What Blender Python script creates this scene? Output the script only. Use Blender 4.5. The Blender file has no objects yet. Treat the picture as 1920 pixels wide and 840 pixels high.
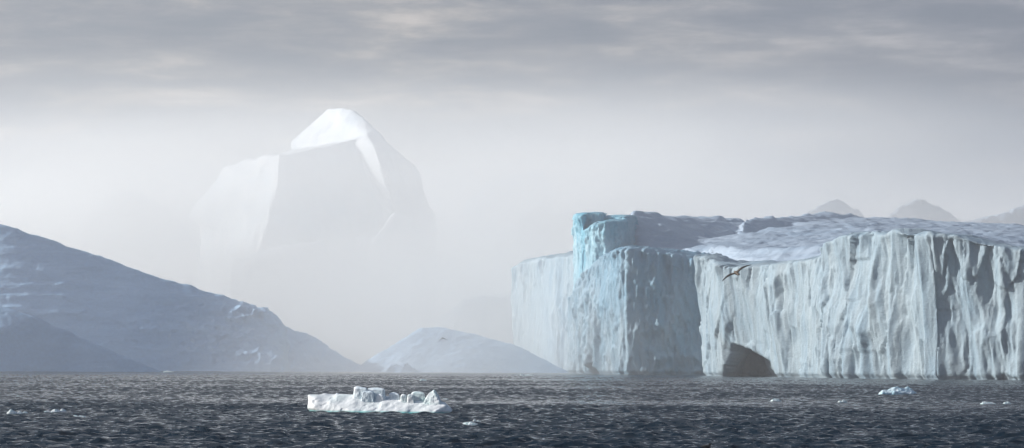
import bpy, bmesh, math, random
import numpy as np
from mathutils import Vector, Matrix

random.seed(7)
S = bpy.context.scene
COL = S.collection

# ------------------------------------------------------------------ camera
FPX = 5444.0                 # focal length in photo pixels (1920 wide)
H = 5.0                      # eye height above the sea
PITCH = math.atan(264.0 / FPX)
ROLL = math.radians(0.30)
_f = Vector((0, math.cos(PITCH), math.sin(PITCH)))
_r0 = Vector((1, 0, 0)); _u0 = _r0.cross(_f)
_r = _r0 * math.cos(ROLL) + _u0 * math.sin(ROLL)
_u = _u0 * math.cos(ROLL) - _r0 * math.sin(ROLL)

def at(px, py, D):
    d = _f + _r * ((px - 960) / FPX) - _u * ((py - 420) / FPX)
    t = D / d.y
    return Vector((d.x * t, D, H + d.z * t))

def hor(px):
    return 684.0 + (px - 960) * math.tan(ROLL)

def dist(px, py):            # distance of a waterline pixel
    return H * FPX / (py - hor(px))

cam = bpy.data.cameras.new("camera")
cam.sensor_width = 36.0
cam.lens = 36.0 * FPX / 1920.0
cam.clip_start = 0.5
cam.clip_end = 60000
camo = bpy.data.objects.new("camera", cam)
COL.objects.link(camo)
M = Matrix((( _r.x, _u.x, -_f.x, 0), (_r.y, _u.y, -_f.y, 0), (_r.z, _u.z, -_f.z, H), (0, 0, 0, 1)))
camo.matrix_world = M
S.camera = camo

# ------------------------------------------------------------------ noise (numpy)
def _hash(i, j, k, s):
    n = (i.astype(np.int64) * 374761393 + j.astype(np.int64) * 668265263 +
         k.astype(np.int64) * 2147483647 + s * 1274126177) & 0xFFFFFFFF
    n = ((n ^ (n >> 13)) * 1274126177) & 0xFFFFFFFF
    n = ((n ^ (n >> 16)) * 2246822519) & 0xFFFFFFFF
    n = n ^ (n >> 15)
    return (n & 0xFFFFFF) / float(0xFFFFFF)

def vnoise(P, s=0):
    """smooth value noise, -1..1"""
    I = np.floor(P); f = P - I
    w = f * f * f * (f * (f * 6 - 15) + 10)
    I = I.astype(np.int64)
    r = 0
    for a in (0, 1):
        wa = w[:, 0] if a else 1 - w[:, 0]
        for b in (0, 1):
            wb = w[:, 1] if b else 1 - w[:, 1]
            for c in (0, 1):
                wc = w[:, 2] if c else 1 - w[:, 2]
                r = r + wa * wb * wc * _hash(I[:, 0] + a, I[:, 1] + b, I[:, 2] + c, s)
    return r * 2 - 1

def fbm(P, s=0, octv=4, gain=0.5, lac=2.03):
    r = 0; a = 1.0; t = 0
    for o in range(octv):
        r = r + a * vnoise(P * (lac ** o) + 13.7 * o, s + o); t += a; a *= gain
    return r / t * 1.6

def ridged(P, s=0, octv=4, gain=0.5, lac=2.03):
    r = 0; a = 1.0; t = 0
    for o in range(octv):
        r = r + a * (1 - 2.2 * np.abs(vnoise(P * (lac ** o) + 7.1 * o, s + o))); t += a; a *= gain
    return r / t

def facet(P, s=0):
    """tilted random facets, roughly -1..1"""
    I = np.floor(P).astype(np.int64)
    best = np.full(len(P), 1e9); val = np.zeros(len(P))
    for a in (-1, 0, 1):
        for b in (-1, 0, 1):
            for c in (-1, 0, 1):
                J = I + np.array([a, b, c])
                cx = J[:, 0] + _hash(J[:, 0], J[:, 1], J[:, 2], s)
                cy = J[:, 1] + _hash(J[:, 0], J[:, 1], J[:, 2], s + 1)
                cz = J[:, 2] + _hash(J[:, 0], J[:, 1], J[:, 2], s + 2)
                d = np.stack([P[:, 0] - cx, P[:, 1] - cy, P[:, 2] - cz], 1)
                q = (d ** 2).sum(1)
                m = q < best
                best[m] = q[m]
                h1 = _hash(J[:, 0], J[:, 1], J[:, 2], s + 3) - .5
                h2 = _hash(J[:, 0], J[:, 1], J[:, 2], s + 4) - .5
                h3 = _hash(J[:, 0], J[:, 1], J[:, 2], s + 5) - .5
                v = 2.2 * (d[:, 0] * h1 + d[:, 1] * h2 + d[:, 2] * h3) + (h1 + h2) * .5
                val[m] = v[m]
    return val

# ------------------------------------------------------------------ node helpers
def newmat(name):
    m = bpy.data.materials.new(name); m.use_nodes = True
    nt = m.node_tree; nt.nodes.clear()
    return m, nt

def nd(nt, typ, **kw):
    n = nt.nodes.new(typ)
    for k, v in kw.items():
        if k.startswith("i_"):
            key = k[2:]
            key = int(key) if key.isdigit() else key.replace("_", " ")
            n.inputs[key].default_value = v
        else:
            setattr(n, k, v)
    return n

def ramp(nt, fac, stops):
    r = nt.nodes.new("ShaderNodeValToRGB")
    els = r.color_ramp.elements
    while len(els) > 1: els.remove(els[-1])
    els[0].position = stops[0][0]; els[0].color = (*stops[0][1], 1)
    for p, c in stops[1:]:
        e = els.new(p); e.color = (*c, 1)
    nt.links.new(fac, r.inputs[0])
    return r.outputs[0]

def ice_material(name, white, blue, streak=(0.35, 0.35, 0.05), grain=3.0, bump=0.25, bumpd=0.3, rough=0.6, veins=0.65):
    m, nt = newmat(name); L = nt.links.new
    tc = nd(nt, "ShaderNodeTexCoord")
    mp = nd(nt, "ShaderNodeMapping"); mp.inputs["Scale"].default_value = streak
    L(tc.outputs["Object"], mp.inputs[0])
    n1 = nd(nt, "ShaderNodeTexNoise", i_Scale=1.0, i_Detail=6.0, i_Roughness=0.62, i_Distortion=0.6)
    L(mp.outputs[0], n1.inputs["Vector"])
    at_ = nd(nt, "ShaderNodeAttribute", attribute_name="blueness")
    # streaky blue content of the ice added to the modelled blue veins
    mr = nd(nt, "ShaderNodeMapRange", i_1=0.40, i_2=0.72, i_3=0.0, i_4=veins)
    L(n1.outputs[0], mr.inputs[0])
    add = nd(nt, "ShaderNodeMath", operation="ADD", use_clamp=True)
    L(at_.outputs["Fac"], add.inputs[0]); L(mr.outputs[0], add.inputs[1])
    mix = nd(nt, "ShaderNodeMix", data_type="RGBA")
    mix.inputs[6].default_value = (*white, 1); mix.inputs[7].default_value = (*blue, 1)
    L(add.outputs[0], mix.inputs[0])
    # fine frosty mottle
    n2 = nd(nt, "ShaderNodeTexNoise", i_Scale=grain, i_Detail=8.0, i_Roughness=0.7)
    L(tc.outputs["Object"], n2.inputs["Vector"])
    mr2 = nd(nt, "ShaderNodeMapRange", i_1=0.3, i_2=0.7, i_3=0.88, i_4=1.05)
    L(n2.outputs[0], mr2.inputs[0])
    mul = nd(nt, "ShaderNodeMix", data_type="RGBA", blend_type="MULTIPLY")
    mul.inputs[0].default_value = 1.0
    L(mix.outputs[2], mul.inputs[6]); L(mr2.outputs[0], mul.inputs[7])
    b = nd(nt, "ShaderNodeBump", i_Strength=bump, i_Distance=bumpd)
    mp3 = nd(nt, "ShaderNodeMapping"); mp3.inputs["Scale"].default_value = (streak[0] * 5, streak[1] * 5, streak[2] * 7)
    L(tc.outputs["Object"], mp3.inputs[0])
    n3 = nd(nt, "ShaderNodeTexNoise", noise_type="RIDGED_MULTIFRACTAL", i_Scale=1.0, i_Detail=5.0, i_Roughness=.6); L(mp3.outputs[0], n3.inputs["Vector"])
    hs = nd(nt, "ShaderNodeMath", operation="MULTIPLY_ADD"); hs.inputs[1].default_value = .55; L(n3.outputs[0], hs.inputs[0]); L(n2.outputs[0], hs.inputs[2])
    L(hs.outputs[0], b.inputs["Height"])
    p = nd(nt, "ShaderNodeBsdfPrincipled", i_Roughness=rough)
    p.inputs["Specular IOR Level"].default_value = 0.3
    L(mul.outputs[2], p.inputs["Base Color"]); L(b.outputs[0], p.inputs["Normal"])
    o = nd(nt, "ShaderNodeOutputMaterial"); L(p.outputs[0], o.inputs[0])
    return m

WHITE = (0.36, 0.445, 0.485)
BLUE = (0.19, 0.32, 0.42)
M_CLIFF = ice_material("cliff ice", WHITE, BLUE, (0.10, 0.10, 0.018), 0.8, 0.6, 0.8)
M_BLOCK = ice_material("blue block ice", (0.40, 0.50, 0.56), (0.18, 0.34, 0.45), (0.06, 0.06, 0.03), 0.8, 0.6, 0.8)
M_TOWER = ice_material("turquoise ice", (0.42, 0.60, 0.67), (0.14, 0.40, 0.52), (0.08, 0.08, 0.02), 0.8, 0.5, 0.6)
M_SNOW = ice_material("far snow", (0.88, 0.90, 0.91), (0.58, 0.70, 0.80), (0.02, 0.02, 0.05), 0.4, 0.4, 0.8)
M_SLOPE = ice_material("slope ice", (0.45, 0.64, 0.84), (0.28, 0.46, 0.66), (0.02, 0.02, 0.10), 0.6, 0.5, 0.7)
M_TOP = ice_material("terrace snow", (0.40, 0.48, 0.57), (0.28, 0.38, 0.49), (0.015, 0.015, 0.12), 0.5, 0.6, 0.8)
M_GROWL = ice_material("growler ice", (0.80, 0.86, 0.88), (0.42, 0.68, 0.76), (1.0, 1.0, 0.5), 3.0, 0.15, 0.04)
M_FLOE = ice_material("floe ice", (0.90, 0.91, 0.90), (0.10, 0.55, 0.52), (0.5, 0.5, 1.0), 4.0, 0.18, 0.05, veins=.06)
M_BIT = ice_material("bergy bit ice", (0.90, 0.92, 0.93), (0.66, 0.82, 0.88), (1.0, 1.0, 0.5), 3.0, 0.12, 0.04, veins=.35)

# ------------------------------------------------------------------ objects
def tag(o, label=None, cat=None, group=None, kind=None):
    if label: o["label"] = label
    if cat: o["category"] = cat
    if group: o["group"] = group
    if kind: o["kind"] = kind
    return o

def empty(name, loc):
    o = bpy.data.objects.new(name, None); COL.objects.link(o)
    o.location = loc; o.empty_display_size = 1
    return o

def resolve(p):
    """(px, py, D) -> world; py None -> below the waterline"""
    if isinstance(p, Vector): return p
    px, py, D = p
    if py is None:
        v = at(px, hor(px) + H * FPX / D, D); v.z = -0.045 * 60 if D > 700 else -0.5
        return v
    return at(px, py, D)

def prism(foot):
    """footprint [(px, D, pytop), ...] or with flare metres (px, D, pytop, flare) -> points of one hull"""
    pts = []
    cx = sum(resolve((f[0], None, f[1])).x for f in foot) / len(foot)
    cy = sum(f[1] for f in foot) / len(foot)
    for f in foot:
        b = resolve((f[0], None, f[1]))
        if len(f) > 3:
            d = Vector((b.x - cx, b.y - cy, 0)).normalized() * f[3]
            b = b + d
        pts += [b, at(f[0], f[2], f[1])]
    return pts

def remeshed(hulls, voxel):
    bm = bmesh.new()
    for h in hulls:
        b2 = bmesh.new()
        for p in h: b2.verts.new(resolve(p))
        r = bmesh.ops.convex_hull(b2, input=b2.verts)
        junk = list({e for e in r["geom_interior"] + r["geom_unused"] if isinstance(e, bmesh.types.BMVert)})
        if junk: bmesh.ops.delete(b2, geom=junk, context="VERTS")
        bmesh.ops.recalc_face_normals(b2, faces=b2.faces)
        me = bpy.data.meshes.new("t"); b2.to_mesh(me); b2.free()
        bm.from_mesh(me); bpy.data.meshes.remove(me)
    me = bpy.data.meshes.new("t"); bm.to_mesh(me); bm.free()
    o = bpy.data.objects.new("t", me); COL.objects.link(o)
    md = o.modifiers.new("r", "REMESH"); md.mode = "VOXEL"; md.voxel_size = voxel
    dg = bpy.context.evaluated_depsgraph_get()
    res = bpy.data.meshes.new_from_object(o.evaluated_get(dg))
    bpy.data.objects.remove(o); bpy.data.meshes.remove(me)
    return res

def coords(me):
    a = np.empty(len(me.vertices) * 3); me.vertices.foreach_get("co", a); return a.reshape(-1, 3)

def normals(me):
    a = np.empty(len(me.vertices) * 3, dtype=np.float32)
    me.vertex_normals.foreach_get("vector", a); return a.reshape(-1, 3).astype(float)

def setco(me, P):
    me.vertices.foreach_set("co", P.ravel()); me.update()

def relax(me, n=3):
    """a few laplacian passes soften the voxel steps"""
    P = coords(me)
    E = np.empty(len(me.edges) * 2, dtype=np.int64); me.edges.foreach_get("vertices", E); E = E.reshape(-1, 2)
    cnt = np.bincount(E.ravel(), minlength=len(P)).astype(float)[:, None]; cnt[cnt == 0] = 1
    for _ in range(n):
        Q = np.zeros_like(P)
        for k in range(3):
            Q[:, k] = np.bincount(E[:, 0], P[E[:, 1], k], len(P)) + np.bincount(E[:, 1], P[E[:, 0], k], len(P))
        P = P * .4 + .6 * Q / cnt
    setco(me, P)

def finish(me, name, mat, parent=None, blue=None, smooth=True):
    if me.polygons: me.polygons.foreach_set("use_smooth", [smooth] * len(me.polygons))
    a = me.attributes.new("blueness", "FLOAT", "POINT")
    if blue is not None: a.data.foreach_set("value", np.clip(blue, 0, 1).astype(np.float32))
    me.name = name
    me.materials.clear(); me.materials.append(mat)
    # origin at the base centre
    P = coords(me); c = Vector(((P[:, 0].min() + P[:, 0].max()) / 2, (P[:, 1].min() + P[:, 1].max()) / 2, 0))
    P -= np.array(c); setco(me, P)
    o = bpy.data.objects.new(name, me); COL.objects.link(o)
    if parent is not None:
        o.parent = parent; o.location = c - parent.location
    else:
        o.location = c
    return o

def cliff(hulls, voxel, flute=4.0, wide=16.0, rough=1.2, fine=0.5, seed=0, top=1.0, slope=0.12, wdir=(0.25, -0.97), relaxn=3, breakup=1.0):
    """remesh hulls, then carve vertical flutes into steep faces and lumps elsewhere"""
    me = remeshed(hulls, voxel); relax(me, relaxn)
    P = coords(me); N = normals(me)
    steep = np.clip(1.25 - 1.6 * np.abs(N[:, 2]), 0, 1)
    Nh = N.copy(); Nh[:, 2] = 0
    ln = np.linalg.norm(Nh, axis=1, keepdims=True); Nh /= np.maximum(ln, .2)
    # along-wall coordinates, sheared with height so that flutes lean and wander
    wx = fbm(P / (wide * 2.2), seed + 50, 2) * wide * .5
    A = np.stack([P[:, 0] + wx * .3, P[:, 1] + wx, P[:, 2] * slope], 1)
    f1 = ridged(A / wide, seed, 2)
    f2 = ridged(A * np.array([1, 1, 1.4]) / (wide * .36), seed + 9, 3)
    f3 = ridged(P * np.array([1, 1, .13]) / (wide * .2), seed + 21, 3) - .1 + .8 * facet(P * np.array([1, 1, .2]) / (wide * .17), seed + 27)
    fc = .6 * facet(P * np.array([1, 1, .4]) / (wide * .7), seed + 31) + .5 * facet(P * np.array([1, 1, .6]) / (wide * .36), seed + 35)
    zt = np.clip(P[:, 2] / max(P[:, 2].max(), 1), 0, 1)
    rim = np.clip((zt - .62) / .3, 0, 1)
    panel = np.clip(.55 + 1.1 * fbm(A * np.array([1, 1, 3]) / (wide * 1.3), seed + 83, 2), .12, 1.2)
    panel = np.maximum(panel, .8 * rim)
    fb = fbm(A / (wide * 1.9), seed + 87, 2)
    d = flute * (.6 * f1 + .5 * fb + .42 * f2 * panel + .5 * fc * breakup * (.5 + .5 * rim)) * steep
    # finer flutes and slanting ribs on the faces turned to the sea
    face = np.clip((-Nh[:, 1] - .55) / .3, 0, 1) * steep
    B = np.stack([P[:, 0] + .22 * P[:, 2] + .4 * wx, P[:, 1], P[:, 2] * slope * 1.2], 1)
    d = d + face * flute * (.27 * ridged(B / (wide * .22), seed + 91, 3) + .22 * fbm(B / (wide * .5), seed + 95, 3))
    P2 = P + Nh * d[:, None]
    d2 = rough * f3 * (.35 + .5 * panel + .5 * rim) + fine * (.5 + panel) * fbm(P * np.array([1, 1, .3]) / (wide * .06), seed + 61, 2)
    tp = top * fbm(P * np.array([1, 1, 1]) / (wide * .5), seed + 71, 4)
    P2 += N * (d2 * (.35 + .65 * steep))[:, None]
    P2[:, 2] += tp * np.clip((N[:, 2] - .5) / .3, 0, 1) * np.clip(P[:, 2] / 8, 0, 1)
    P2 -= Nh * (steep * np.clip(1.6 - P[:, 2], 0, 1.0))[:, None] * 1.1      # wave-cut notch
    setco(me, P2)
    return me, P2, f1, f2

# ---------------- right foreground tabular berg (long fluted wall with a sea cave)
def front_berg():
    h = []
    # left pillar, cave roof with a recess above it, cave back wall
    h.append([(1321, None, 1430), (1345, None, 1408), (1360, None, 1402), (1374, None, 1425), (1350, None, 1460), (1364, 694, 1401), (1371, 670, 1400), (1384, 650, 1395), (1394, 645, 1392),
              (1321, 476, 1432), (1341, 480, 1416), (1366, 491, 1398), (1380, 491, 1430), (1350, 482, 1460)])
    h.append([(1350, 492, 1408), (1372, 492, 1392), (1400, 499, 1376), (1366, 672, 1402), (1376, 662, 1401), (1398, 645, 1388), (1404, 560, 1376), (1370, 560, 1398), (1400, 490, 1460), (1390, 640, 1470)])
    h.append([(1395, 498, 1378), (1430, 497, 1368), (1470, 491, 1345), (1394, 646, 1388), (1422, 643, 1384), (1438, 650, 1366), (1448, 664, 1354), (1456, 684, 1344), (1400, 575, 1379), (1435, 575, 1368), (1400, 644, 1470), (1450, 650, 1450), (1400, 492, 1470), (1500, 497, 1420)])
    h.append([(1432, 494, 1352), (1470, 491, 1325), (1500, 488, 1302), (1428, 560, 1352), (1444, 658, 1346), (1456, 682, 1336), (1466, None, 1331), (1500, None, 1302), (1470, 497, 1420), (1500, None, 1400), (1460, None, 1420), (1446, 660, 1420)])
    h.append(prism([(1330, 1440, 492), (1346, 1440, 492), (1336, 1590, 505), (1400, 1590, 510)]))
    h.append([(x, y, d) for x, d in ((1342, 1440), (1490, 1400), (1345, 1580), (1525, 1500)) for y in (530, 610)])
    h.append(prism([(1350, 1530, 560), (1400, 1490, 560), (1480, 1460, 560), (1520, 1480, 560), (1420, 1560, 560)]))
    h.append(prism([(1490, 1318, 491, 2), (1500, 1302, 488, 4), (1552, 1266, 476, 3), (1660, 1330, 474), (1560, 1420, 492), (1480, 1370, 500)]))
    h.append(prism([(1546, 1270, 474, 3), (1556, 1264, 456, 3), (1600, 1238, 437, 3), (1660, 1300, 436), (1620, 1340, 440), (1570, 1310, 456)]))
    h.append(prism([(1590, 1244, 438, 3), (1640, 1212, 436, 3), (1700, 1180, 436, 3), (1744, 1153, 437, 2), (1860, 1210, 454), (1760, 1300, 446), (1640, 1310, 438)]))
    h.append(prism([(1722, 1176, 438, 1), (1746, 1154, 438, 2), (1800, 1144, 445, 1), (1870, 1133, 459, 1), (1925, 1126, 467, 1), (2010, 1130, 480), (2030, 1230, 486), (1800, 1230, 452)]))
    h.append(prism([(1990, 1128, 478), (2080, 1150, 500), (2120, 1230, 520), (1990, 1240, 480)]))
    me, P, f1, f2 = cliff(h, 0.75, flute=7.5, wide=42, rough=0.95, fine=0.32, seed=103, top=1.6, slope=.27, breakup=.95, relaxn=4)
    # buttress ribs seen in the photograph on the shaded end
    b = .15 * np.clip(f1, 0, 1) + .10 * fbm(P / 9, 5, 3)
    o = finish(me, "tabular_iceberg", M_CLIFF, None, b)
    tag(o, "long fluted white ice cliff at the right with a dark sea cave", "iceberg")
    return o
front_berg()

# ---------------- second berg: block, turquoise tower, far wall and terraced plateau
rear = empty("broken_iceberg", at(1200, 702, 1700) * 1.0)
rear.location.z = 0
tag(rear, "iceberg with turquoise tower, shaded block and terraced top, behind the long cliff", "iceberg")

def rear_berg():
    h = []
    h.append(prism([(1078, 1762, 560, 2), (1098, 1712, 520, 2), (1113, 1680, 497, 3), (1200, 1720, 475), (1180, 1790, 500)]))
    h.append(prism([(1110, 1684, 498, 3), (1135, 1640, 478, 3), (1158, 1608, 466, 3), (1182, 1600, 463, 3), (1240, 1640, 466), (1240, 1760, 470), (1150, 1760, 480)]))
    h.append(prism([(1178, 1600, 464, 2), (1243, 1600, 470, 3), (1292, 1596, 479, 3), (1345, 1590, 494, 3), (1440, 1650, 490), (1360, 1740, 480), (1200, 1740, 466)]))
    me, P, f1, f2 = cliff(h, 0.8, flute=4.6, wide=22, rough=1.1, fine=.45, seed=14, top=1.4, slope=.3, breakup=.7)
    b = .35 + .25 * fbm(P / 25, 3, 3) + .4 * np.clip((P[:, 2] - 25) / 40, 0, 1)
    # small sea cave in the left foot of the block
    q = at(1127, 690, 1660)
    mk = np.clip(1.6 * (1 - ((P[:, 1] - q.y) / 15) ** 2 - (np.maximum(P[:, 2] - 0, 0) / 7.5) ** 2), 0, 1) * (P[:, 0] < q.x + 9)
    P = P + np.array([.9, .1, 0]) * (mk * 13)[:, None]
    setco(me, P)
    finish(me, "ice_block", M_BLOCK, rear, b)
    # tower
    h = []
    h.append(prism([(1077, 1815, 401, 0), (1094, 1772, 400, 0), (1131, 1768, 399, 0), (1131, 1830, 399), (1095, 1850, 401)]))
    h.append(prism([(1077, 1812, 402, 0), (1093, 1764, 403, 0), (1098, 1780, 403), (1090, 1830, 402)]))
    h.append(prism([(1126, 1776, 408, 0), (1173, 1760, 405, 0), (1183, 1790, 404, 0), (1190, 1850, 405), (1126, 1850, 405)]))
    h.append(prism([(1098, 1752, 432, 0), (1116, 1740, 418, 0), (1125, 1748, 415), (1125, 1790, 415), (1100, 1790, 430)]))
    h.append(prism([(1114, 1738, 424, 0), (1135, 1728, 414, 0), (1168, 1736, 416, 0), (1182, 1765, 410), (1170, 1790, 410), (1120, 1790, 420)]))
    me, P, f1, f2 = cliff(h, 0.75, flute=2.0, wide=11, rough=.7, fine=.4, seed=41, top=.5, slope=.3, breakup=1.6, relaxn=1)
    w = resolve((1096, 500, 1775)).x
    b = .25 + .3 * fbm(P / 12, 3, 3) + .75 * np.clip(1 - np.abs(P[:, 0] - w) / 4, 0, 1) * (P[:, 1] > 1750) + .35 * np.clip((P[:, 2] - 78) / 10, 0, 1)
    finish(me, "turquoise_tower", M_TOWER, rear, b)
    # far left wall
    h = []
    h.append(prism([(966, 2160, 500, 6), (985, 2110, 490, 4), (1012, 2060, 487, 4), (1040, 1985, 481, 4), (1060, 1930, 478, 4), (1082, 1880, 476, 4), (1180, 1950, 470), (1130, 2250, 468), (1010, 2270, 485)]))
    h.append(prism([(1060, 1930, 479, 3), (1084, 1850, 482, 3), (1160, 1880, 480), (1130, 2000, 470)]))
    h.append([(1040, 480, 2010), (1090, 470, 2060), (1150, 455, 2150), (1150, 500, 1900), (1180, 520, 2000), (1060, 520, 2100)])
    me, P, f1, f2 = cliff(h, 0.95, flute=5, wide=38, rough=.8, fine=.3, seed=23, top=1.5, slope=.14)
    finish(me, "cliff_wall", M_CLIFF, rear, .12 + .2 * fbm(P / 30, 8, 3))
    # plateau with terraces
    h = []
    h.append([(1181, 404, 1870), (1184, 470, 1800), (1240, 409, 2000), (1300, 414, 2100), (1400, 417, 2150), (1400, 500, 1800), (1240, 480, 1800), (1200, 480, 1760), (1181, 500, 1800),
              (1400, 520, 2300), (1184, 520, 2300), (1300, 412, 2100), (1184, 404, 2000)])
    h.append([(1240, 470, 1760), (1310, 462, 1800), (1330, 470, 1650), (1420, 440, 1950), (1500, 424, 2100), (1560, 412, 2300), (1700, 414, 2400), (1900, 424, 2400), (2050, 440, 2300),
              (1420, 500, 1560), (1560, 495, 1500), (1760, 470, 1420), (2050, 500, 1450), (1240, 520, 1760), (2050, 640, 1500), (1560, 640, 1600), (1300, 640, 1800), (2050, 640, 2500), (1300, 640, 2500)])
    h.append([(1390, 416, 2010), (1440, 412, 2080), (1500, 408, 2200), (1545, 403, 2350), (1620, 410, 2400), (1620, 450, 2200), (1390, 450, 1950), (1400, 520, 2500), (1620, 520, 2500)])
    me = remeshed(h, 2.0); relax(me, 4)
    P = coords(me); N = normals(me)
    # terraces: wandering steps across the rise
    q = P[:, 2] + 5 * fbm(P / np.array([120, 60, 40]), 91, 3) + .035 * P[:, 0]
    st = 5.5
    fr = (q / st) % 1.0
    step = (np.clip((fr - .1) / .35, 0, 1) - fr) * st * .75
    amp = np.clip(.5 + fbm(P / np.array([90, 60, 30]), 33, 2), .1, 1)
    rid = ridged(P / np.array([22, 9, 9]), 37, 4)
    P[:, 2] += step * amp * 1.1 + rid * 1.5 + .8 * fbm(P / 6, 77, 3)
    P[:, 1] += 2.0 * fbm(P / 14, 78, 3)
    setco(me, P)
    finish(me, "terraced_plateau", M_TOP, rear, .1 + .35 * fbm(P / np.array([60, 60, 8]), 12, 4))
rear_berg()

# ---------------- generic smooth / hummocky berg
def mound(name, hulls, voxel, mat, label, lump=3.0, scale=30.0, ridge=1.0, seed=0, cat="iceberg", group=None, relaxn=6, fine=.4, blue=.2, craggy=None, parent=None, fscale=.12):
    me = remeshed(hulls, voxel); relax(me, relaxn)
    P = coords(me); N = normals(me)
    d = lump * fbm(P / scale, seed, 4) + ridge * ridged(P / (scale * .45), seed + 5, 4) + fine * fbm(P / (scale * fscale), seed + 9, 3)
    if craggy is not None:
        d = d + craggy(P)
    P = P + N * d[:, None]
    setco(me, P)
    o = finish(me, name, mat, parent, blue + .3 * fbm(P / (scale * .8), seed + 3, 3))
    if parent is None: tag(o, label, cat, group)
    return o

# left slope
def crag_left(P):
    # rough crevassed belt low on the right flank of the slope
    c = at(430, 640, 1760)
    dx = (P[:, 0] - c.x) / 62; dz = (P[:, 2] - 18 - (P[:, 0] - c.x) * -.12) / 17
    m = np.exp(-(dx ** 2 + dz ** 2)) 
    c2 = at(480, 585, 1800)
    m2 = np.exp(-(((P[:, 0] - c2.x) / 14) ** 2 + ((P[:, 2] - c2.z) / 5) ** 2))
    k = facet(P / 7.0, 3) * 2.8 + facet(P / 3.2, 13) * 1.3 + ridged(P / 6, 19, 3) * 1.4
    lay = .9 * ridged(P / np.array([70, 70, 7]), 29, 4) + .5 * facet(P / np.array([26, 26, 9]), 43)
    return lay + k * np.clip(.75 * m + 1.3 * m2, 0, 1.1)
h = []
h.append([(-260, 350, 1900), (0, 421, 1850), (120, 460, 1842), (300, 522, 1830), (452, 573, 1812), (500, 583, 1810), (530, 603, 1808),
          (532, None, 1772), (300, None, 1765), (0, None, 1765), (-260, None, 1790), (-260, None, 2300), (560, None, 2000)])
h.append([(440, 572, 1812), (492, 582, 1806), (508, 590, 1806), (520, 610, 1800), (430, 600, 1800), (440, 600, 1900)])
h.append([(380, 640, 1805), (470, 648, 1785), (520, 656, 1783), (536, None, 1764), (330, None, 1776), (450, None, 1850), (530, 672, 1772)])
h.append([(360, 570, 1900), (520, 605, 1900), (600, 640, 1900), (712, None, 1890), (560, None, 1830), (400, None, 1880), (400, None, 2100), (640, None, 2050)])
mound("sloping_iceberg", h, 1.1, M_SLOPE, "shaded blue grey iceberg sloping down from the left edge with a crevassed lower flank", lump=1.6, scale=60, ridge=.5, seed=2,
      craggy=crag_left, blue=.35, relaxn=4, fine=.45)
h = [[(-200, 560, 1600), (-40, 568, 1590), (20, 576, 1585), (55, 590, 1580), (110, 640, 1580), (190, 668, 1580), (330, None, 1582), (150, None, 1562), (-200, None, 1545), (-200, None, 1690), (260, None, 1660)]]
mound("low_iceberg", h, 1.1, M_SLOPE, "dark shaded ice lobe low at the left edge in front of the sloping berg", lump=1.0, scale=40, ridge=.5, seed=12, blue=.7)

# low mound in the middle
h = [[(640, None, 1880), (700, 672, 1882), (740, 647, 1884), (790, 615, 1895), (826, 612, 1895), (900, 628, 1888), (975, 652, 1880), (1085, None, 1860), (900, None, 1840), (760, None, 1850), (800, None, 2050), (1060, None, 2000)]]
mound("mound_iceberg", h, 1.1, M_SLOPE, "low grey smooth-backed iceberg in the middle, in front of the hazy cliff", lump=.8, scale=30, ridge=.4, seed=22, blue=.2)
h = [[(712, None, 1780), (735, 684, 1780), (760, 681, 1780), (800, None, 1780), (750, None, 1760), (770, None, 1800)]]
mound("low_floe", h, .6, M_SLOPE, "low flat dark floe at the foot of the grey mound in the middle distance", lump=.6, scale=8, ridge=.5, seed=25, cat="ice floe", blue=.6)

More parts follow.
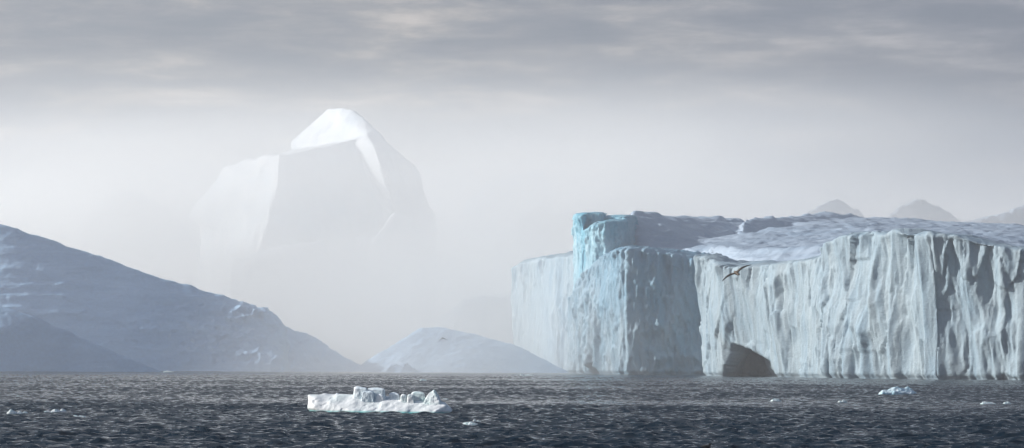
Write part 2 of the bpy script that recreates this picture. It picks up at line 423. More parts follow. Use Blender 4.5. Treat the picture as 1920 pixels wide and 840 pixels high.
# ---------------- great peaked berg far off in the fog
def peak_berg():
    D = 4200
    h = []
    # lit left shoulder with a ledge at its left end
    h.append([(348, 408, D + 330), (375, 371, D + 290), (404, 346, D + 235), (352, 411, D + 325), (374, 420, D + 290), (470, 440, D + 60), (470, 330, D + 60), (404, 346, D + 400), (374, 420, D + 380), (470, 345, D + 300)])
    h.append([(404, 346, D + 235), (416, 316, D + 205), (460, 298, D + 120), (490, 295, D + 50), (524, 286, D - 40), (521, 350, D - 55), (505, 405, D - 35), (470, 470, D + 20), (440, 520, D + 60), (410, 420, D + 225),
              (420, None, D + 200), (440, None, D + 60), (560, 300, D + 300), (560, None, D + 300), (430, 340, D + 380)])
    h.append([(373, 415, D + 300), (380, 405, D + 280), (440, 420, D + 130), (374, None, D + 290), (440, None, D + 90), (380, None, D + 400), (450, None, D + 400), (390, 400, D + 400), (450, 400, D + 400)])
    # lit rib below the cap
    h.append([(688, 250, D - 35), (704, 280, D - 90), (720, 330, D - 110), (737, 390, D - 80), (662, 268, D - 15), (688, 325, D - 15), (730, 410, D - 10), (706, 245, D + 20), (745, 300, D + 60), (755, 400, D + 100), (700, 400, D + 100)])
    # shaded centre
    h.append([(521, 289, D - 38), (560, 293, D - 30), (640, 290, D - 25), (690, 255, D - 20), (722, 330, D), (735, 400, D), (735, None, D), (506, 405, D - 33), (472, 470, D + 10), (450, None, D + 50), (530, 289, D + 150), (690, 262, D + 150), (735, None, D + 200), (520, None, D + 200)])
    # cap
    h.append([(549, 270, D + 250), (552, 293, D + 240), (566, 254, D + 235), (590, 224, D + 210), (610, 206, D + 190), (627, 200, D + 170), (652, 204, D + 120), (682, 219, D + 60), (706, 245, D + 5),
              (600, 288, D + 130), (650, 273, D + 45), (688, 252, D - 25), (600, 300, D + 200), (680, 222, D + 220), (720, 262, D + 150), (690, 280, D + 100)])
    # right slope
    h.append([(685, 249, D - 30), (706, 244, D), (732, 270, D + 20), (762, 298, D + 120), (790, 338, D + 300), (815, 400, D + 400), (830, None, D + 400), (700, 300, D - 45), (716, 350, D - 50), (733, 380, D - 40), (760, None, D - 20),
              (700, 260, D + 150), (700, None, D + 200)])
    # lower blocks
    h.append([(430, 500, D - 190), (500, 492, D - 190), (560, 486, D - 180), (590, 470, D - 180), (603, 456, D - 170), (610, 480, D - 170), (600, None, D - 190), (420, None, D - 210), (480, None, D - 40), (610, None, D - 40), (600, 490, D - 60), (440, 490, D - 60)])
    h.append([(672, 450, D - 170), (676, 520, D - 180), (700, 540, D - 180), (705, 450, D - 190), (705, 444, D - 120), (672, None, D - 180), (704, None, D - 190), (700, None, D - 60)])
    h.append([(704, 448, D - 190), (728, 420, D - 185), (737, 402, D - 180), (742, 425, D - 170), (770, 412, D - 180), (778, 410, D - 170), (784, 440, D - 150), (790, 540, D - 150), (770, None, D - 170), (700, None, D - 200), (740, None, D - 40), (790, None, D - 60), (740, 430, D - 60)])
    me = remeshed(h, 2.6); relax(me, 2)
    P = coords(me); N = normals(me)
    lo = np.clip(1 - (P[:, 2] - 120) / 120, 0, 1)
    d = 6 * fbm(P / 110, 4, 3) + (.9 + 1.5 * lo) * fbm(P / np.array([14, 14, 30]), 14, 3) + lo * (5 * facet(P / np.array([30, 30, 50]), 8) + 3 * ridged(P / np.array([18, 18, 50]), 6, 3))
    d = d + 2.2 * ridged(P * np.array([1, 1, .45]) / 34, 61, 4)
    P += N * d[:, None]
    setco(me, P)
    o = finish(me, "peaked_iceberg", M_SNOW, None, .1 + .15 * fbm(P / 60, 3, 3))
    tag(o, "huge white peaked iceberg with an overhanging snow cap, rising out of the fog", "iceberg")
peak_berg()

# other bergs in the fog
h = [[(140, 440, 5616), (190, 384, 5616), (228, 358, 5616), (250, 357, 5616), (310, 392, 5670), (400, 480, 5670), (460, None, 5616), (90, None, 5562), (260, None, 6048), (330, 400, 5832), (240, 380, 5832)]]
mound("hazy_iceberg", h, 5, M_SNOW, "faint white rounded iceberg left of the huge peak, half lost in fog", lump=4, scale=80, ridge=3, seed=31)
h = [[(870, 380, 6048), (905, 348, 6048), (950, 334, 6048), (1000, 328, 6048), (1016, 316, 6048), (1030, 340, 6048), (1060, None, 5940), (850, None, 6048), (960, None, 6264), (990, 345, 6210)]]
mound("hazy_iceberg", h, 5, M_SLOPE, "faint dark topped iceberg right of the huge peak, nearly lost in fog", lump=6, scale=90, ridge=4, seed=32, blue=.4)
h = [[(965, 430, 5300), (985, 400, 5300), (1022, 378, 5320), (1035, 395, 5320), (1030, None, 5200), (940, None, 5250), (1010, 400, 5500)],
     [(1010, 410, 5400), (1120, 380, 5700), (1200, 353, 5800), (1215, 358, 5800), (1330, 410, 5800), (1460, None, 5700), (960, None, 5400), (1150, None, 6100), (1180, 372, 5950)]]
mound("hazy_iceberg", h, 4, M_SNOW, "faint white ragged iceberg behind the turquoise tower, nearly lost in fog", lump=6, scale=70, ridge=4, seed=33)
h = [[(800, 440, 5704), (830, 415, 5704), (905, 440, 5704), (960, 430, 5766), (965, None, 5580), (790, None, 5580), (880, None, 5952), (940, 450, 5890)]]
mound("hazy_iceberg", h, 4, M_SNOW, "faint jagged pale iceberg standing beside the right foot of the huge peak", lump=7, scale=60, ridge=5, seed=34)
h = [[(830, 600, 2900), (860, 575, 2880), (900, 556, 2880), (960, 553, 2900), (1010, 560, 2950), (1030, None, 2900), (820, None, 2850), (930, None, 3100), (950, 565, 3000)]]
mound("hazy_iceberg", h, 2.5, M_SNOW, "pale lumpy iceberg in the fog just left of the hazy cliff end", lump=4, scale=35, ridge=3, seed=35)
h = [[(1490, 415, 3363), (1530, 392, 3363), (1552, 380, 3363), (1569, 374, 3363), (1590, 386, 3363), (1608, 400, 3363), (1632, 425, 3363), (1632, None, 3305), (1470, None, 3305), (1560, None, 3595), (1565, 395, 3479)]]
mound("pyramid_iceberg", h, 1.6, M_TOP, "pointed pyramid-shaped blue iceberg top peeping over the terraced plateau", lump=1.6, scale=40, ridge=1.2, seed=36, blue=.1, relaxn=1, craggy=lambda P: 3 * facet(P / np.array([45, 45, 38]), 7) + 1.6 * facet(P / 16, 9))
h = [[(1640, 425, 4059), (1690, 390, 4059), (1716, 376, 4059), (1735, 377, 4059), (1770, 392, 4059), (1812, 425, 4083), (1830, None, 4059), (1620, None, 4001), (1730, None, 4292), (1725, 395, 4199)]]
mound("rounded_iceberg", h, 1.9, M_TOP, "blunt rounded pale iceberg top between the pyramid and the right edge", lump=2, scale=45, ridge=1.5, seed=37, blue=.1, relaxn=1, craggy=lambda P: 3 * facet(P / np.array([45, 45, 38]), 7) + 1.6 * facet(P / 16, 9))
h = [[(1780, 428, 3479), (1830, 414, 3479), (1880, 420, 3479), (1900, 405, 3479), (1925, 388, 3479), (1980, 375, 3503), (2100, 420, 3503), (2100, None, 3479), (1780, None, 3421), (1900, None, 3711), (1950, 400, 3619)]]
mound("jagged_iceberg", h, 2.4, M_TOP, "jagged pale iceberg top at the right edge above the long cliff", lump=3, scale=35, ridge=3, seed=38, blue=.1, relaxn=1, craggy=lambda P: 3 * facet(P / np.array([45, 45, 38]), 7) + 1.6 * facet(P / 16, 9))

# ---------------- near ice floe
def floe():
    D = 299
    root = empty("ice_floe", at(712, hor(712) + H * FPX / D, D)); root.location.z = 0
    tag(root, "flat white drifting ice floe topped with ice lumps, largest in the foreground water", "ice floe")
    def sk(px): return (712 - px) / 140 * 4.0        # the left end lies farther off
    def Pn(px, py, dd=0): return at(px, py, D + dd + sk(px))
    h = []
    B = [Vector((at(p, 770, D + sk(p)).x, D + d + sk(p), -.5)) for p, d in ((577, .8), (600, -1.3), (700, -2.2), (800, -1.8), (852, .0), (840, 3.6), (700, 4.4), (590, 3.8))]
    h.append(B[:3] + B[5:] + [Pn(578, 741, .7), Pn(596, 740, 1.0), Pn(650, 744, 1.0), Pn(720, 748, 1.0), Pn(578, 740, 3), Pn(640, 740, 3.6), Pn(730, 744, 3.4), Pn(582, 749, .3)])
    h.append(B + [Pn(640, 750, .6), Pn(760, 751, .9), Pn(800, 754, .8), Pn(836, 760, .2), Pn(848, 768, .6), Pn(830, 756, 2.4), Pn(700, 748, 3.2)])
    me = remeshed(h, .075); relax(me, 5)
    P = coords(me); N = normals(me)
    up = np.clip(N[:, 2], 0, 1)
    d = .10 * fbm(P / 1.6, 3, 3) + .025 * facet(P / np.array([.9, .9, .6]), 5) + .02 * ridged(P / .5, 8, 3)
    # undercut at the waterline
    uc = np.exp(-((P[:, 2] - .05) / .22) ** 2) * (1 - up)
    P += N * (d - .28 * uc)[:, None]
    setco(me, P)
    b = .9 * np.clip(1 - (P[:, 2] - .05) / .22, 0, 1) + .1 * fbm(P / 2, 3, 2)
    finish(me, "floe_body", M_FLOE, root, b)
    def lump(name, pts, seed, amp=.045, vox=.05, blue=.1, mat=M_BIT):
        me = remeshed([pts], vox); relax(me, 13)
        P = coords(me); N = normals(me)
        P += N * (amp * fbm(P / .6, seed, 3) + amp * .45 * facet(P / .5, seed + 4))[:, None]
        setco(me, P)
        return finish(me, name, mat, root, blue + .2 * fbm(P / .7, seed, 2))
    # lumps frozen on the floe
    def box(p0, p1, ytop, yb, d0, d1, skew=0, peak=None):
        c = [Pn(p0, yb, d0), Pn(p1, yb, d0), Pn(p0, yb, d1), Pn(p1, yb, d1),
             Pn(p0 + 2 + skew, ytop + 4, d0 + .1), Pn(p1 - 2 + skew, ytop + 4, d0 + .2), Pn(p0 + 2 + skew, ytop + 2, d1), Pn(p1 - 3 + skew, ytop + 3, d1)]
        if peak is not None: c.append(Pn(peak, ytop, (d0 + d1) / 2))
        return c
    lump("ice_lump", box(662, 690, 724, 754, .5, 2.6, 0, 669), 1, blue=.35)
    lump("ice_lump", box(677, 702, 731, 755, .2, 1.8, 0, 690), 2, blue=.4)
    lump("ice_lump", box(688, 723, 726, 755, .7, 3.0, 0, 708), 3, blue=.35)
    lump("ice_lump", box(704, 721, 737, 754, .4, 1.4, 0, 712), 4, blue=.1)
    lump("ice_lump", box(728, 750, 735, 754, 1.0, 2.6, 0, 738), 5, blue=.15)
    lump("ice_lump", box(750, 764, 738, 757, .4, 1.5, 0, 756), 6, mat=M_FLOE)
    lump("ice_lump", box(762, 777, 738, 758, .3, 1.4, 0, 770), 7, mat=M_FLOE)
    lump("ice_lump", box(770, 798, 733, 758, .9, 2.8, 0, 780), 8, mat=M_FLOE)
    lump("ice_lump", [Pn(792, 762, .1), Pn(828, 764, .1), Pn(798, 748, .6), Pn(803, 739, .9), Pn(814, 730, 1.2), Pn(822, 740, 1.1), Pn(830, 756, 1.2), Pn(795, 760, 2.2), Pn(826, 760, 2.2), Pn(812, 733, 1.8)], 9, amp=.07, mat=M_FLOE)
    lump("ice_lump", [Pn(820, 764, .2), Pn(824, 752, .8), Pn(832, 753, 1.2), Pn(848, 766, 1.0), Pn(838, 766, 2.6), Pn(822, 764, 2.4)], 10, blue=.2)
    lump("ice_lump", [Pn(627, 745, 1.6), Pn(645, 746, 1.6), Pn(628, 745, 2.6), Pn(644, 745, 2.6), Pn(630, 736, 2.0), Pn(632, 737, 2.2), Pn(640, 741, 2.0)], 11, amp=.02)
    lump("ice_lump", [Pn(576, 741, 1.2), Pn(590, 741, 1.0), Pn(578, 747, 1.0), Pn(592, 750, .8), Pn(590, 741, 2.6), Pn(579, 741, 2.4), Pn(590, 752, 2.0)], 12, amp=.02, mat=M_FLOE)
floe()

# ---------------- drifting bits
def bit(lumps, label, seed, blue=.1, vox=None, mat=M_BIT, group="small pieces of ice drifting on the water", name="ice_chunk", cat="ice chunk"):
    """lumps: [(px0, px1, pytop, pywater)]"""
    h = []
    for (a, b, yt, yw) in lumps:
        D = dist((a + b) / 2, yw); w = (b - a) * D / FPX; c = at((a + b) / 2, yw, D)
        z = (yw - yt) * D / FPX
        dp = w * .45
        h.append([Vector((c.x + sx * w * .5 * k, c.y + sy * dp * k, zz)) for sx, sy in ((-1, -.3), (-.6, -1), (.7, -.9), (1, .2), (.5, 1), (-.6, .9)) for k, zz in ((1, -z * .4), (.92, z * .25))] +
                 [Vector((c.x + w * q, c.y + dp * r, z * s)) for q, r, s in ((-.25, 0, .75), (random.uniform(-.15, .2), .1, 1), (.25, -.1, .6))])
    wmin = max(((b - a) * dist(a, yw) / FPX) for a, b, yt, yw in lumps)
    zs = min((yw - yt) * dist(a, yw) / FPX for a, b, yt, yw in lumps)
    v = min(wmin / 50, zs / 5)
    me = remeshed(h, v); relax(me, 2)
    P = coords(me); N = normals(me)
    s = wmin * .16
    P += N * (zs * .22 * fbm(P / s, seed, 3) + zs * .12 * facet(P / (s * .7), seed + 2))[:, None]
    setco(me, P)
    o = finish(me, name, mat, None, blue + .3 * fbm(P / s, seed, 2) + .4 * np.clip(1 - P[:, 2] / (zs * .35), 0, 1))
    tag(o, label, cat, group)
    return o
bit([(1645, 1680, 730, 740), (1655, 1722, 724, 740), (1680, 1720, 724, 740)], "rounded turquoise ice hump floating below the shaded end of the long cliff", 1, .2, cat="growler", mat=M_GROWL, name="growler")
bit([(12, 34, 767, 777), (28, 44, 770, 777), (39, 54, 771, 777)], "white ice chunk with a low peak nearest the left edge", 2, mat=M_FLOE)
bit([(79, 100, 769, 774), (92, 118, 766, 774), (110, 126, 765, 774)], "white ice chunk rising to its right end, second from the left edge", 3, mat=M_FLOE)
bit([(135, 148, 778, 781.5), (142, 163, 779, 782)], "thin flat sliver of ice third from the left edge", 4, mat=M_FLOE)
bit([(786, 803, 710.5, 714)], "tiny white ice chunk far behind the right half of the floe", 5, mat=M_FLOE)
bit([(1443, 1466, 747, 753)], "small white ice chunk straight below the sea cave", 6, mat=M_FLOE)
bit([(1569, 1579, 751, 755), (1576, 1589, 748.5, 755)], "small two-lobed white ice chunk between the cave and the turquoise hump", 7, mat=M_FLOE)
bit([(1837, 1860, 752.5, 758), (1848, 1868, 754, 758)], "white ice chunk with a thin tail right of the turquoise hump", 8, mat=M_FLOE)
bit([(1879, 1897, 753, 758)], "small slanted white ice chunk nearest the right edge", 9, mat=M_FLOE)
bit([(866, 892, 790, 796.5), (874, 898, 791, 797)], "low white ice chunk just right of and nearer than the big floe", 10, mat=M_FLOE)
bit([(886, 893, 784.5, 791), (890, 903, 788, 791)], "little pointed ice chunk just behind the low chunk right of the floe", 11, mat=M_FLOE)
bit([(923, 932, 736.5, 738.5)], "single speck of ice on open water right of the floe", 12, mat=M_FLOE)
bit([(974, 984, 700, 704), (982, 1001, 702, 704)], "distant white ice sliver near the foot of the hazy cliff", 13, mat=M_FLOE)
bit([(306, 326, 694.8, 698)], "distant white ice sliver at the foot of the sloping left berg", 14, mat=M_FLOE)
bit([(28, 40, 741.5, 743.5)], "faint ice speck beyond the chunks near the left edge", 15, mat=M_FLOE)
bit([(826, 842, 747, 749.5)], "thin ice sliver just behind the right end of the big floe", 16, mat=M_FLOE)

# ---------------- birds
def bird_material():
    m, nt = newmat("brown plumage"); L = nt.links.new
    a = nd(nt, "ShaderNodeAttribute", attribute_name="blueness")
    tc = nd(nt, "ShaderNodeTexCoord")
    n = nd(nt, "ShaderNodeTexNoise", i_Scale=18.0, i_Detail=4.0)
    L(tc.outputs["Object"], n.inputs["Vector"])
    mr = nd(nt, "ShaderNodeMath", operation="MULTIPLY_ADD"); mr.inputs[1].default_value = .5
    L(n.outputs[0], mr.inputs[0]); 
    ad = nd(nt, "ShaderNodeMath", operation="ADD", use_clamp=True); ad.inputs[1].default_value = -.25
    L(a.outputs["Fac"], mr.inputs[2]); L(mr.outputs[0], ad.inputs[0])
    c = ramp(nt, ad.outputs[0], [(0, (.010, .008, .008)), (.5, (.014, .011, .010)), (.8, (.045, .033, .024)), (1, (.13, .092, .064))])
    p = nd(nt, "ShaderNodeBsdfPrincipled", i_Roughness=.75); L(c, p.inputs["Base Color"])
    o = nd(nt, "ShaderNodeOutputMaterial"); L(p.outputs[0], o.inputs[0])
    return m
M_BIRD = bird_material()

def loft(bm, secs, n=14):
    """secs: [(centre Vector, axis a Vector, axis b Vector)] ellipses"""
    rings = []
    for c, a, b in secs:
        rings.append([bm.verts.new(c + a * math.cos(2 * math.pi * k / n) + b * math.sin(2 * math.pi * k / n)) for k in range(n)])
    for i in range(len(rings) - 1):
        for k in range(n):
            bm.faces.new((rings[i][k], rings[i][(k + 1) % n], rings[i + 1][(k + 1) % n], rings[i + 1][k]))
    bm.faces.new(rings[0][::-1]); bm.faces.new(rings[-1])

def remesh_bm(bm, vox):
    bmesh.ops.recalc_face_normals(bm, faces=bm.faces)
    me = bpy.data.meshes.new("t"); bm.to_mesh(me); bm.free()
    o = bpy.data.objects.new("t", me); COL.objects.link(o)
    md = o.modifiers.new("r", "REMESH"); md.mode = "VOXEL"; md.voxel_size = vox
    res = bpy.data.meshes.new_from_object(o.evaluated_get(bpy.context.evaluated_depsgraph_get()))
    bpy.data.objects.remove(o); bpy.data.meshes.remove(me)
    return res

def flying_bird(loc, span, R, label, droop=0.0):
    """body along +Y (head), wings along X; one continuous body, remeshed"""
    V = Vector
    bm = bmesh.new()
    s = span / 1.2
    prof = [(-.27, .012, .0), (-.2, .028, .0), (-.1, .055, 0), (0, .07, 0), (.1, .062, .005), (.16, .038, .012), (.2, .036, .02), (.235, .034, .022), (.265, .02, .018), (.30, .009, .01), (.325, .006, .0)]
    loft(bm, [(V((0, y, z)) * s, V((r, 0, 0)) * s, V((0, 0, r * .9)) * s) for y, r, z in prof], 12)
    # tail fan
    loft(bm, [(V((0, -.14, 0)) * s, V((.03, 0, 0)) * s, V((0, 0, .012)) * s), (V((0, -.26, 0)) * s, V((.06, 0, 0)) * s, V((0, 0, .007)) * s), (V((0, -.34, -.004)) * s, V((.075, 0, 0)) * s, V((0, 0, .006)) * s)], 10)
    for sx in (-1, 1):
        # spanwise: (x, leading y, trailing y, z)
        w = [(0, .10, -.07, .03), (.08, .11, -.07, .045), (.18, .145, -.05, .075), (.27, .15, -.04, .09), (.36, .12, -.045, .085), (.46, .065, -.055, .07), (.55, .0, -.07, .045), (.6, -.06, -.09, .03)]
        loft(bm, [(V((sx * x, (l + t) / 2, z * .6 * (1 - droop) - droop * x * .35)) * s, V((0, (l - t) / 2 * 1.25, 0)) * s, V((0, 0, .026 - .016 * x / .6)) * s) for x, l, t, z in w], 12)
    me = remesh_bm(bm, .0085 * s)
    P = coords(me)
    ax = np.abs(P[:, 0]) / s
    b = np.clip(1.05 - ax * 2.6, 0, 1) - .45 * (P[:, 1] / s < -.28) + .15 * (P[:, 2] / s > .05) * (ax < .35) 
    b -= .35 * np.clip((-.0 - P[:, 1] / s) / .05, 0, 1) * (ax > .08)
    me.polygons.foreach_set("use_smooth", [True] * len(me.polygons))
    at_ = me.attributes.new("blueness", "FLOAT", "POINT"); at_.data.foreach_set("value", np.clip(b, 0, 1).astype(np.float32))
    me.name = "seabird"; me.materials.append(M_BIRD)
    o = bpy.data.objects.new("seabird", me); COL.objects.link(o)
    o.matrix_world = Matrix.Translation(loc) @ R
    tag(o, label, "bird")
    return o
# gliding bird: banked, its upper side turned to the sun and camera
def basis(xa, ya):
    xa = Vector(xa).normalized(); ya = Vector(ya); ya = (ya - xa * ya.dot(xa)).normalized(); za = xa.cross(ya)
    return Matrix(((xa.x, ya.x, za.x, 0), (xa.y, ya.y, za.y, 0), (xa.z, ya.z, za.z, 0), (0, 0, 0, 1)))
flying_bird(at(1381, 512, 125), 1.45, basis((.86, .05, .49), (-.30, .93, .12)), "brown seabird with outstretched dark-tipped wings gliding in front of the long cliff")
flying_bird(at(830, 633.5, 330), 1.1, basis((.97, .2, .16), (.1, 1, 0)), "tiny dark seabird flying with bent wings over the grey mound", droop=1.6)

def swimming_bird():
    V = Vector
    D = 176
    c = at(1322, 838, D); c.z = 0
    bm = bmesh.new()
    prof = [(-.42, .02, .10), (-.34, .05, .09), (-.22, .10, .07), (-.05, .15, .07), (.12, .165, .08), (.22, .14, .09), (.30, .085, .11), (.33, .03, .12)]
    loft(bm, [(V((x, 0, z)), V((0, r, 0)), V((0, 0, r * .95))) for x, r, z in prof], 14)
    neck = [(.20, .075, .12), (.27, .06, .21), (.30, .055, .27)]
    loft(bm, [(V((x, 0, z)), V((r, 0, 0)), V((0, r, 0))) for x, r, z in neck], 12)
    hd = [(.21, .02, .27), (.25, .055, .285), (.30, .065, .29), (.35, .05, .28), (.39, .022, .265), (.44, .012, .25)]
    loft(bm, [(V((x, 0, z)), V((0, r, 0)), V((0, 0, r))) for x, r, z in hd], 12)
    me = remesh_bm(bm, .012)
    P = coords(me)
    b = .25 + .6 * np.clip((P[:, 2] - .17) / .05, 0, 1) * (P[:, 0] < .1)
    me.polygons.foreach_set("use_smooth", [True] * len(me.polygons))
    at_ = me.attributes.new("blueness", "FLOAT", "POINT"); at_.data.foreach_set("value", np.clip(b, 0, 1).astype(np.float32))
    me.name = "seabird"; me.materials.append(M_BIRD)
    o = bpy.data.objects.new("seabird", me); COL.objects.link(o); o.location = c
    tag(o, "dark brown seabird sitting on the water, cut by the bottom edge", "bird")
swimming_bird()

# ------------------------------------------------------------------ sea
def sea():
    m, nt = newmat("sea water"); L = nt.links.new
    tc = nd(nt, "ShaderNodeTexCoord")
    mp = nd(nt, "ShaderNodeMapping"); mp.inputs["Scale"].default_value = (1, 1, 1)
    L(tc.outputs["Object"], mp.inputs[0])
    n = nd(nt, "ShaderNodeTexNoise", i_Scale=2.2, i_Detail=5.0, i_Roughness=.65)
    L(mp.outputs[0], n.inputs["Vector"])
    geo = nd(nt, "ShaderNodeNewGeometry")
    sb = nd(nt, "ShaderNodeVectorMath", operation="SUBTRACT"); sb.inputs[1].default_value = (.5, .5, .5); L(n.outputs[1], sb.inputs[0])
    ml = nd(nt, "ShaderNodeVectorMath", operation="MULTIPLY"); ml.inputs[1].default_value = (.6, 1.6, 0); L(sb.outputs[0], ml.inputs[0])
    av = nd(nt, "ShaderNodeVectorMath", operation="ADD"); L(ml.outputs[0], av.inputs[0]); L(geo.outputs["Normal"], av.inputs[1])
    b = nd(nt, "ShaderNodeVectorMath", operation="NORMALIZE"); L(av.outputs[0], b.inputs[0])
    p = nd(nt, "ShaderNodeBsdfPrincipled", i_Roughness=.10, i_IOR=1.333)
    p.inputs["Base Color"].default_value = (.006, .017, .029, 1)
    p.inputs["Specular IOR Level"].default_value = .03
    p.inputs["Specular Tint"].default_value = (.55, .72, .92, 1)
    L(b.outputs[0], p.inputs["Normal"])
    o = nd(nt, "ShaderNodeOutputMaterial"); L(p.outputs[0], o.inputs[0])
    rs = np.random.RandomState(4)
    rows = [-60.0, 40.0, 90.0]
    y = 128.0
    while y < 2300: rows.append(y); y += max(.26, y * .0021)
    rows += [2400, 2700, 3200, 4000, 5500, 8000]
    rows = np.array(rows)
    nc = 760
    u = np.linspace(-.23, .23, nc)
    u = np.concatenate([[-8, -2, -.6, -.3], u, [.3, .6, 2, 8]])
    R, U = np.meshgrid(rows, u, indexing="ij")
    base = np.maximum(np.abs(R), 1000 * (np.abs(U) > .25))
    X = U * np.where(np.abs(U) > .25, np.maximum(R, 1000), np.maximum(R, 60)); Y = R.copy()
    X = np.clip(X, -8900, 8900)
    # keep columns ordered where the fan is narrow
    x = X.ravel(); yy = Y.ravel()
    # gust patches
    g = fbm(np.stack([x / 90, yy / 55, 0 * x], 1), 5, 3)
    g2 = vnoise(np.stack([x / 300, yy / 140, 0 * x + 3], 1), 6)
    gust = np.clip(1.0 + .5 * g + .25 * g2, .35, 1.5)
    z = np.zeros_like(x); dx = np.zeros_like(x); dy = np.zeros_like(x)
    for i in range(80):
        lam = .7 * (4.2 / .7) ** (rs.rand() ** 1.25)
        th = math.radians(rs.normal(255, 38))
        k = 2 * math.pi / lam; a = .0118 * lam ** .5 * rs.uniform(.5, 1.4)
        ph = k * (x * math.cos(th) + yy * math.sin(th)) + rs.rand() * 6.28
        fade = np.clip(1.6 - base.ravel() * .0026 / (lam * .45), .0, 1) if lam < 1.5 else 1.0
        z += a * fade * np.cos(ph)
        dx -= .7 * a * fade * math.cos(th) * np.sin(ph); dy -= .7 * a * fade * math.sin(th) * np.sin(ph)
    edge = (np.abs(U.ravel()) < .229) & (yy > 100) & (yy < 2350)
    w = gust * edge
    P = np.stack([x + dx * w, yy + dy * w, z * w], 1)
    nr, ncol = R.shape
    idx = np.arange(nr * ncol).reshape(nr, ncol)
    F = np.stack([idx[:-1, :-1], idx[:-1, 1:], idx[1:, 1:], idx[1:, :-1]], -1).reshape(-1, 4)
    me = bpy.data.meshes.new("sea")
    me.vertices.add(len(P)); me.vertices.foreach_set("co", P.ravel())
    me.loops.add(F.size); me.loops.foreach_set("vertex_index", F.ravel().astype(np.int32))
    me.polygons.add(len(F)); me.polygons.foreach_set("loop_start", np.arange(0, F.size, 4, dtype=np.int32))
    me.polygons.foreach_set("use_smooth", [True] * len(F))
    me.update(calc_edges=True); me.validate()
    me.materials.append(m)
    o = bpy.data.objects.new("sea", me); COL.objects.link(o)
    tag(o, kind="structure")
sea()

# ------------------------------------------------------------------ air
SUN = Vector((-.88, .32, .37)).normalized()
SUN_EL = math.asin(SUN.z); SUN_ROT = math.atan2(SUN.x, SUN.y)

def volume_material(name, density, color, aniso, bank=False):
    m, nt = newmat(name); L = nt.links.new
    v = nd(nt, "ShaderNodeVolumePrincipled")
    v.inputs["Color"].default_value = (*color, 1); v.inputs["Density"].default_value = density
    v.inputs["Anisotropy"].default_value = aniso
    if bank:            # a soft-edged bank, drawn out into wisps
        tc = nd(nt, "ShaderNodeTexCoord")
        dv = nd(nt, "ShaderNodeVectorMath", operation="DIVIDE"); dv.inputs[1].default_value = bank; L(tc.outputs["Object"], dv.inputs[0])
        dt = nd(nt, "ShaderNodeVectorMath", operation="DOT_PRODUCT"); L(dv.outputs[0], dt.inputs[0]); L(dv.outputs[0], dt.inputs[1])
        iv = nd(nt, "ShaderNodeMath", operation="SUBTRACT", use_clamp=True); iv.inputs[0].default_value = 1; L(dt.outputs["Value"], iv.inputs[1])
        pw = nd(nt, "ShaderNodeMath", operation="POWER"); pw.inputs[1].default_value = 1.6; L(iv.outputs[0], pw.inputs[0])
        mp = nd(nt, "ShaderNodeMapping"); mp.inputs["Scale"].default_value = (.0022, .0016, .009); L(tc.outputs["Object"], mp.inputs[0])
        ns = nd(nt, "ShaderNodeTexNoise", i_Scale=1.0, i_Detail=2.0); L(mp.outputs[0], ns.inputs["Vector"])
        mr = nd(nt, "ShaderNodeMapRange", i_1=.33, i_2=.67, i_3=.35, i_4=1.65); L(ns.outputs[0], mr.inputs[0])
        m1 = nd(nt, "ShaderNodeMath", operation="MULTIPLY"); L(pw.outputs[0], m1.inputs[0]); L(mr.outputs[0], m1.inputs[1])
        m2 = nd(nt, "ShaderNodeMath", operation="MULTIPLY"); m2.inputs[1].default_value = density; L(m1.outputs[0], m2.inputs[0])
        L(m2.outputs[0], v.inputs["Density"])
    o = nd(nt, "ShaderNodeOutputMaterial"); L(v.outputs[0], o.inputs["Volume"])
    return m
def box(name, lo, hi, mat):
    bm = bmesh.new(); bmesh.ops.create_cube(bm, size=1)
    for v in bm.verts:
        v.co = Vector([lo[i] if v.co[i] < 0 else hi[i] for i in range(3)])
    me = bpy.data.meshes.new(name); bm.to_mesh(me); bm.free(); me.materials.append(mat)
    o = bpy.data.objects.new(name, me); COL.objects.link(o)
    return o
HZ = 1.3e-4
hz = box("haze", (-9200, -400, -4), (9200, 9200, 462), volume_material("haze air", HZ, (.96, .975, .99), .38))
tag(hz, kind="stuff")

def fog(name, c, r, dens, label=None):
    bm = bmesh.new(); bmesh.ops.create_icosphere(bm, subdivisions=5, radius=1)
    for v in bm.verts: v.co = Vector((v.co.x * r[0], v.co.y * r[1], v.co.z * r[2]))
    me = bpy.data.meshes.new(name); bm.to_mesh(me); bm.free()
    me.materials.append(volume_material(name, dens, (.996, .999, .991), .38, r))
    o = bpy.data.objects.new(name, me); COL.objects.link(o); o.location = c
    tag(o, kind="stuff")
    return o
fog("fog_bank", Vector((-100, 3120, 0)), (1500, 980, 350), 3.9e-3)
fog("fog_bank", Vector((-200, 6200, 0)), (3400, 1500, 450), 6.5e-3)
fog("fog_bank", Vector((90, 3500, 0)), (370, 560, 350), 4.6e-3)
fog("fog_bank", Vector((-45, 1740, 0)), (175, 330, 110), 3.2e-3)
fog("fog_bank", Vector((-330, 1480, 0)), (420, 300, 140), .25e-3)

# ------------------------------------------------------------------ light
sl = bpy.data.lights.new("sun", "SUN"); sl.energy = 5.0; sl.angle = math.radians(1.5); sl.color = (1, .98, .95)
so = bpy.data.objects.new("sun", sl); COL.objects.link(so)
so.rotation_euler = SUN.to_track_quat("Z", "Y").to_euler()

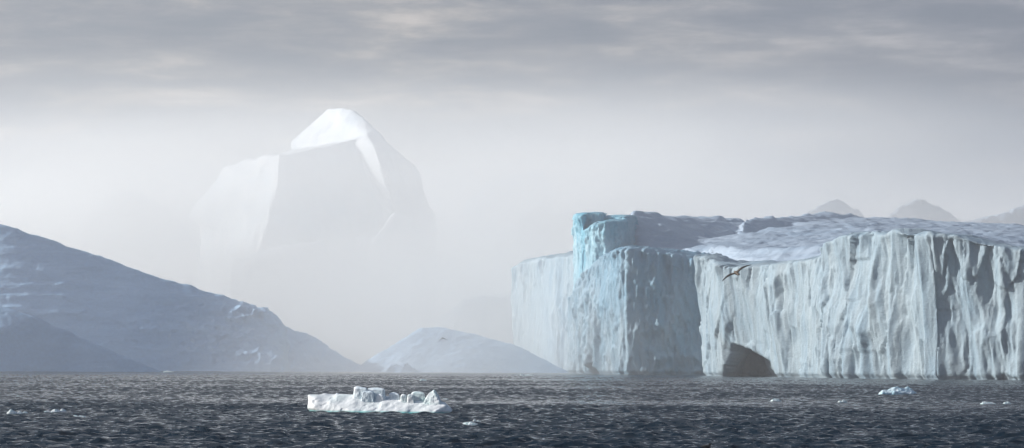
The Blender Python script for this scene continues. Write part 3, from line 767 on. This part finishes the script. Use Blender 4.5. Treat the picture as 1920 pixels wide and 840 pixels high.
wd = bpy.data.worlds.new("World"); S.world = wd; wd.use_nodes = True
nt = wd.node_tree; nt.nodes.clear(); L = nt.links.new
sky = nd(nt, "ShaderNodeTexSky", sky_type="NISHITA", sun_disc=False)
sky.sun_elevation = SUN_EL; sky.sun_rotation = SUN_ROT
bg1 = nd(nt, "ShaderNodeBackground", i_Strength=.15); L(sky.outputs[0], bg1.inputs[0])
def nd_az(nt, tc):
    s_ = nd(nt, "ShaderNodeSeparateXYZ"); nt.links.new(tc.outputs["Generated"], s_.inputs[0])
    m_ = nd(nt, "ShaderNodeMapRange", i_1=-.26, i_2=.26, i_3=0.0, i_4=1.0); nt.links.new(s_.outputs[0], m_.inputs[0])
    return m_.outputs[0]
tc = nd(nt, "ShaderNodeTexCoord")
sep = nd(nt, "ShaderNodeSeparateXYZ"); L(tc.outputs["Generated"], sep.inputs[0])
mp = nd(nt, "ShaderNodeMapping"); mp.inputs["Scale"].default_value = (17, 17, 95); mp.inputs["Rotation"].default_value = (0, math.radians(1.0), 0)
L(tc.outputs["Generated"], mp.inputs[0])
n1 = nd(nt, "ShaderNodeTexNoise", i_Scale=1.0, i_Detail=7.0, i_Roughness=.62, i_Distortion=.15); L(mp.outputs[0], n1.inputs["Vector"])
n1.location = (0, 0)
cloud = ramp(nt, n1.outputs[0], [(.37, (.022, .034, .072)), (.46, (.058, .062, .095)), (.54, (.118, .114, .132)), (.61, (.225, .20, .195)), (.70, (.36, .315, .295))])
tint = ramp(nt, nd_az(nt, tc), [(0, (1.0, 1.0, 1.0)), (.45, (1.05, 1.03, 1.0)), (.75, (.82, .86, .98)), (1, (.62, .68, .92))])
tm = nd(nt, "ShaderNodeMix", data_type="RGBA", blend_type="MULTIPLY"); tm.inputs[0].default_value = 1
L(cloud, tm.inputs[6]); L(tint, tm.inputs[7])
bg2 = nd(nt, "ShaderNodeBackground", i_Strength=1.0); L(tm.outputs[2], bg2.inputs[0])
# thinning of the cloud towards the zenith: the clear sky there fills the shade with blue
zr = nd(nt, "ShaderNodeMapRange", i_1=.15, i_2=.7, i_3=.93, i_4=.35); L(sep.outputs[2], zr.inputs[0])
# heavier, darker cloud higher up
dk = nd(nt, "ShaderNodeMapRange", i_1=.12, i_2=.35, i_3=1.0, i_4=.40); L(sep.outputs[2], dk.inputs[0])
L(dk.outputs[0], bg2.inputs[1])
# fog bright sky low over the sea, whitest left of the view's middle, bluer to the right
hzc = ramp(nt, nd_az(nt, tc), [(0.16, (.30, .34, .41)), (.38, (.66, .655, .64)), (.5, (.60, .60, .605)), (.68, (.38, .42, .51)), (.88, (.25, .30, .41))])
bg3 = nd(nt, "ShaderNodeBackground", i_Strength=1.0); L(hzc, bg3.inputs[0])
hm = nd(nt, "ShaderNodeMapRange", interpolation_type="SMOOTHSTEP", i_1=.025, i_2=.105, i_3=0.0, i_4=1.0)
wob = nd(nt, "ShaderNodeMath", operation="MULTIPLY_ADD"); wob.inputs[1].default_value = .035; wob.inputs[2].default_value = -.0175
L(n1.outputs[0], wob.inputs[0])
el = nd(nt, "ShaderNodeMath", operation="ADD"); L(sep.outputs[2], el.inputs[0]); L(wob.outputs[0], el.inputs[1])
L(el.outputs[0], hm.inputs[0])
m3 = nd(nt, "ShaderNodeMixShader"); L(hm.outputs[0], m3.inputs[0]); L(bg3.outputs[0], m3.inputs[1]); L(bg2.outputs[0], m3.inputs[2])
ms = nd(nt, "ShaderNodeMixShader"); L(zr.outputs[0], ms.inputs[0]); L(bg1.outputs[0], ms.inputs[1]); L(m3.outputs[0], ms.inputs[2])
wo = nd(nt, "ShaderNodeOutputWorld"); L(ms.outputs[0], wo.inputs[0])

# ------------------------------------------------------------------ render settings
S.render.engine = "CYCLES"
S.view_settings.view_transform = "Standard"; S.view_settings.look = "None"
S.view_settings.exposure = 0.35; S.view_settings.gamma = 1; S.view_settings.use_curve_mapping = False
c = S.cycles
c.use_denoising = True
c.volume_bounces = 14; c.max_bounces = 16; c.diffuse_bounces = 3; c.glossy_bounces = 3
c.use_adaptive_sampling = True; c.adaptive_threshold = .02
c.sample_clamp_indirect = 5
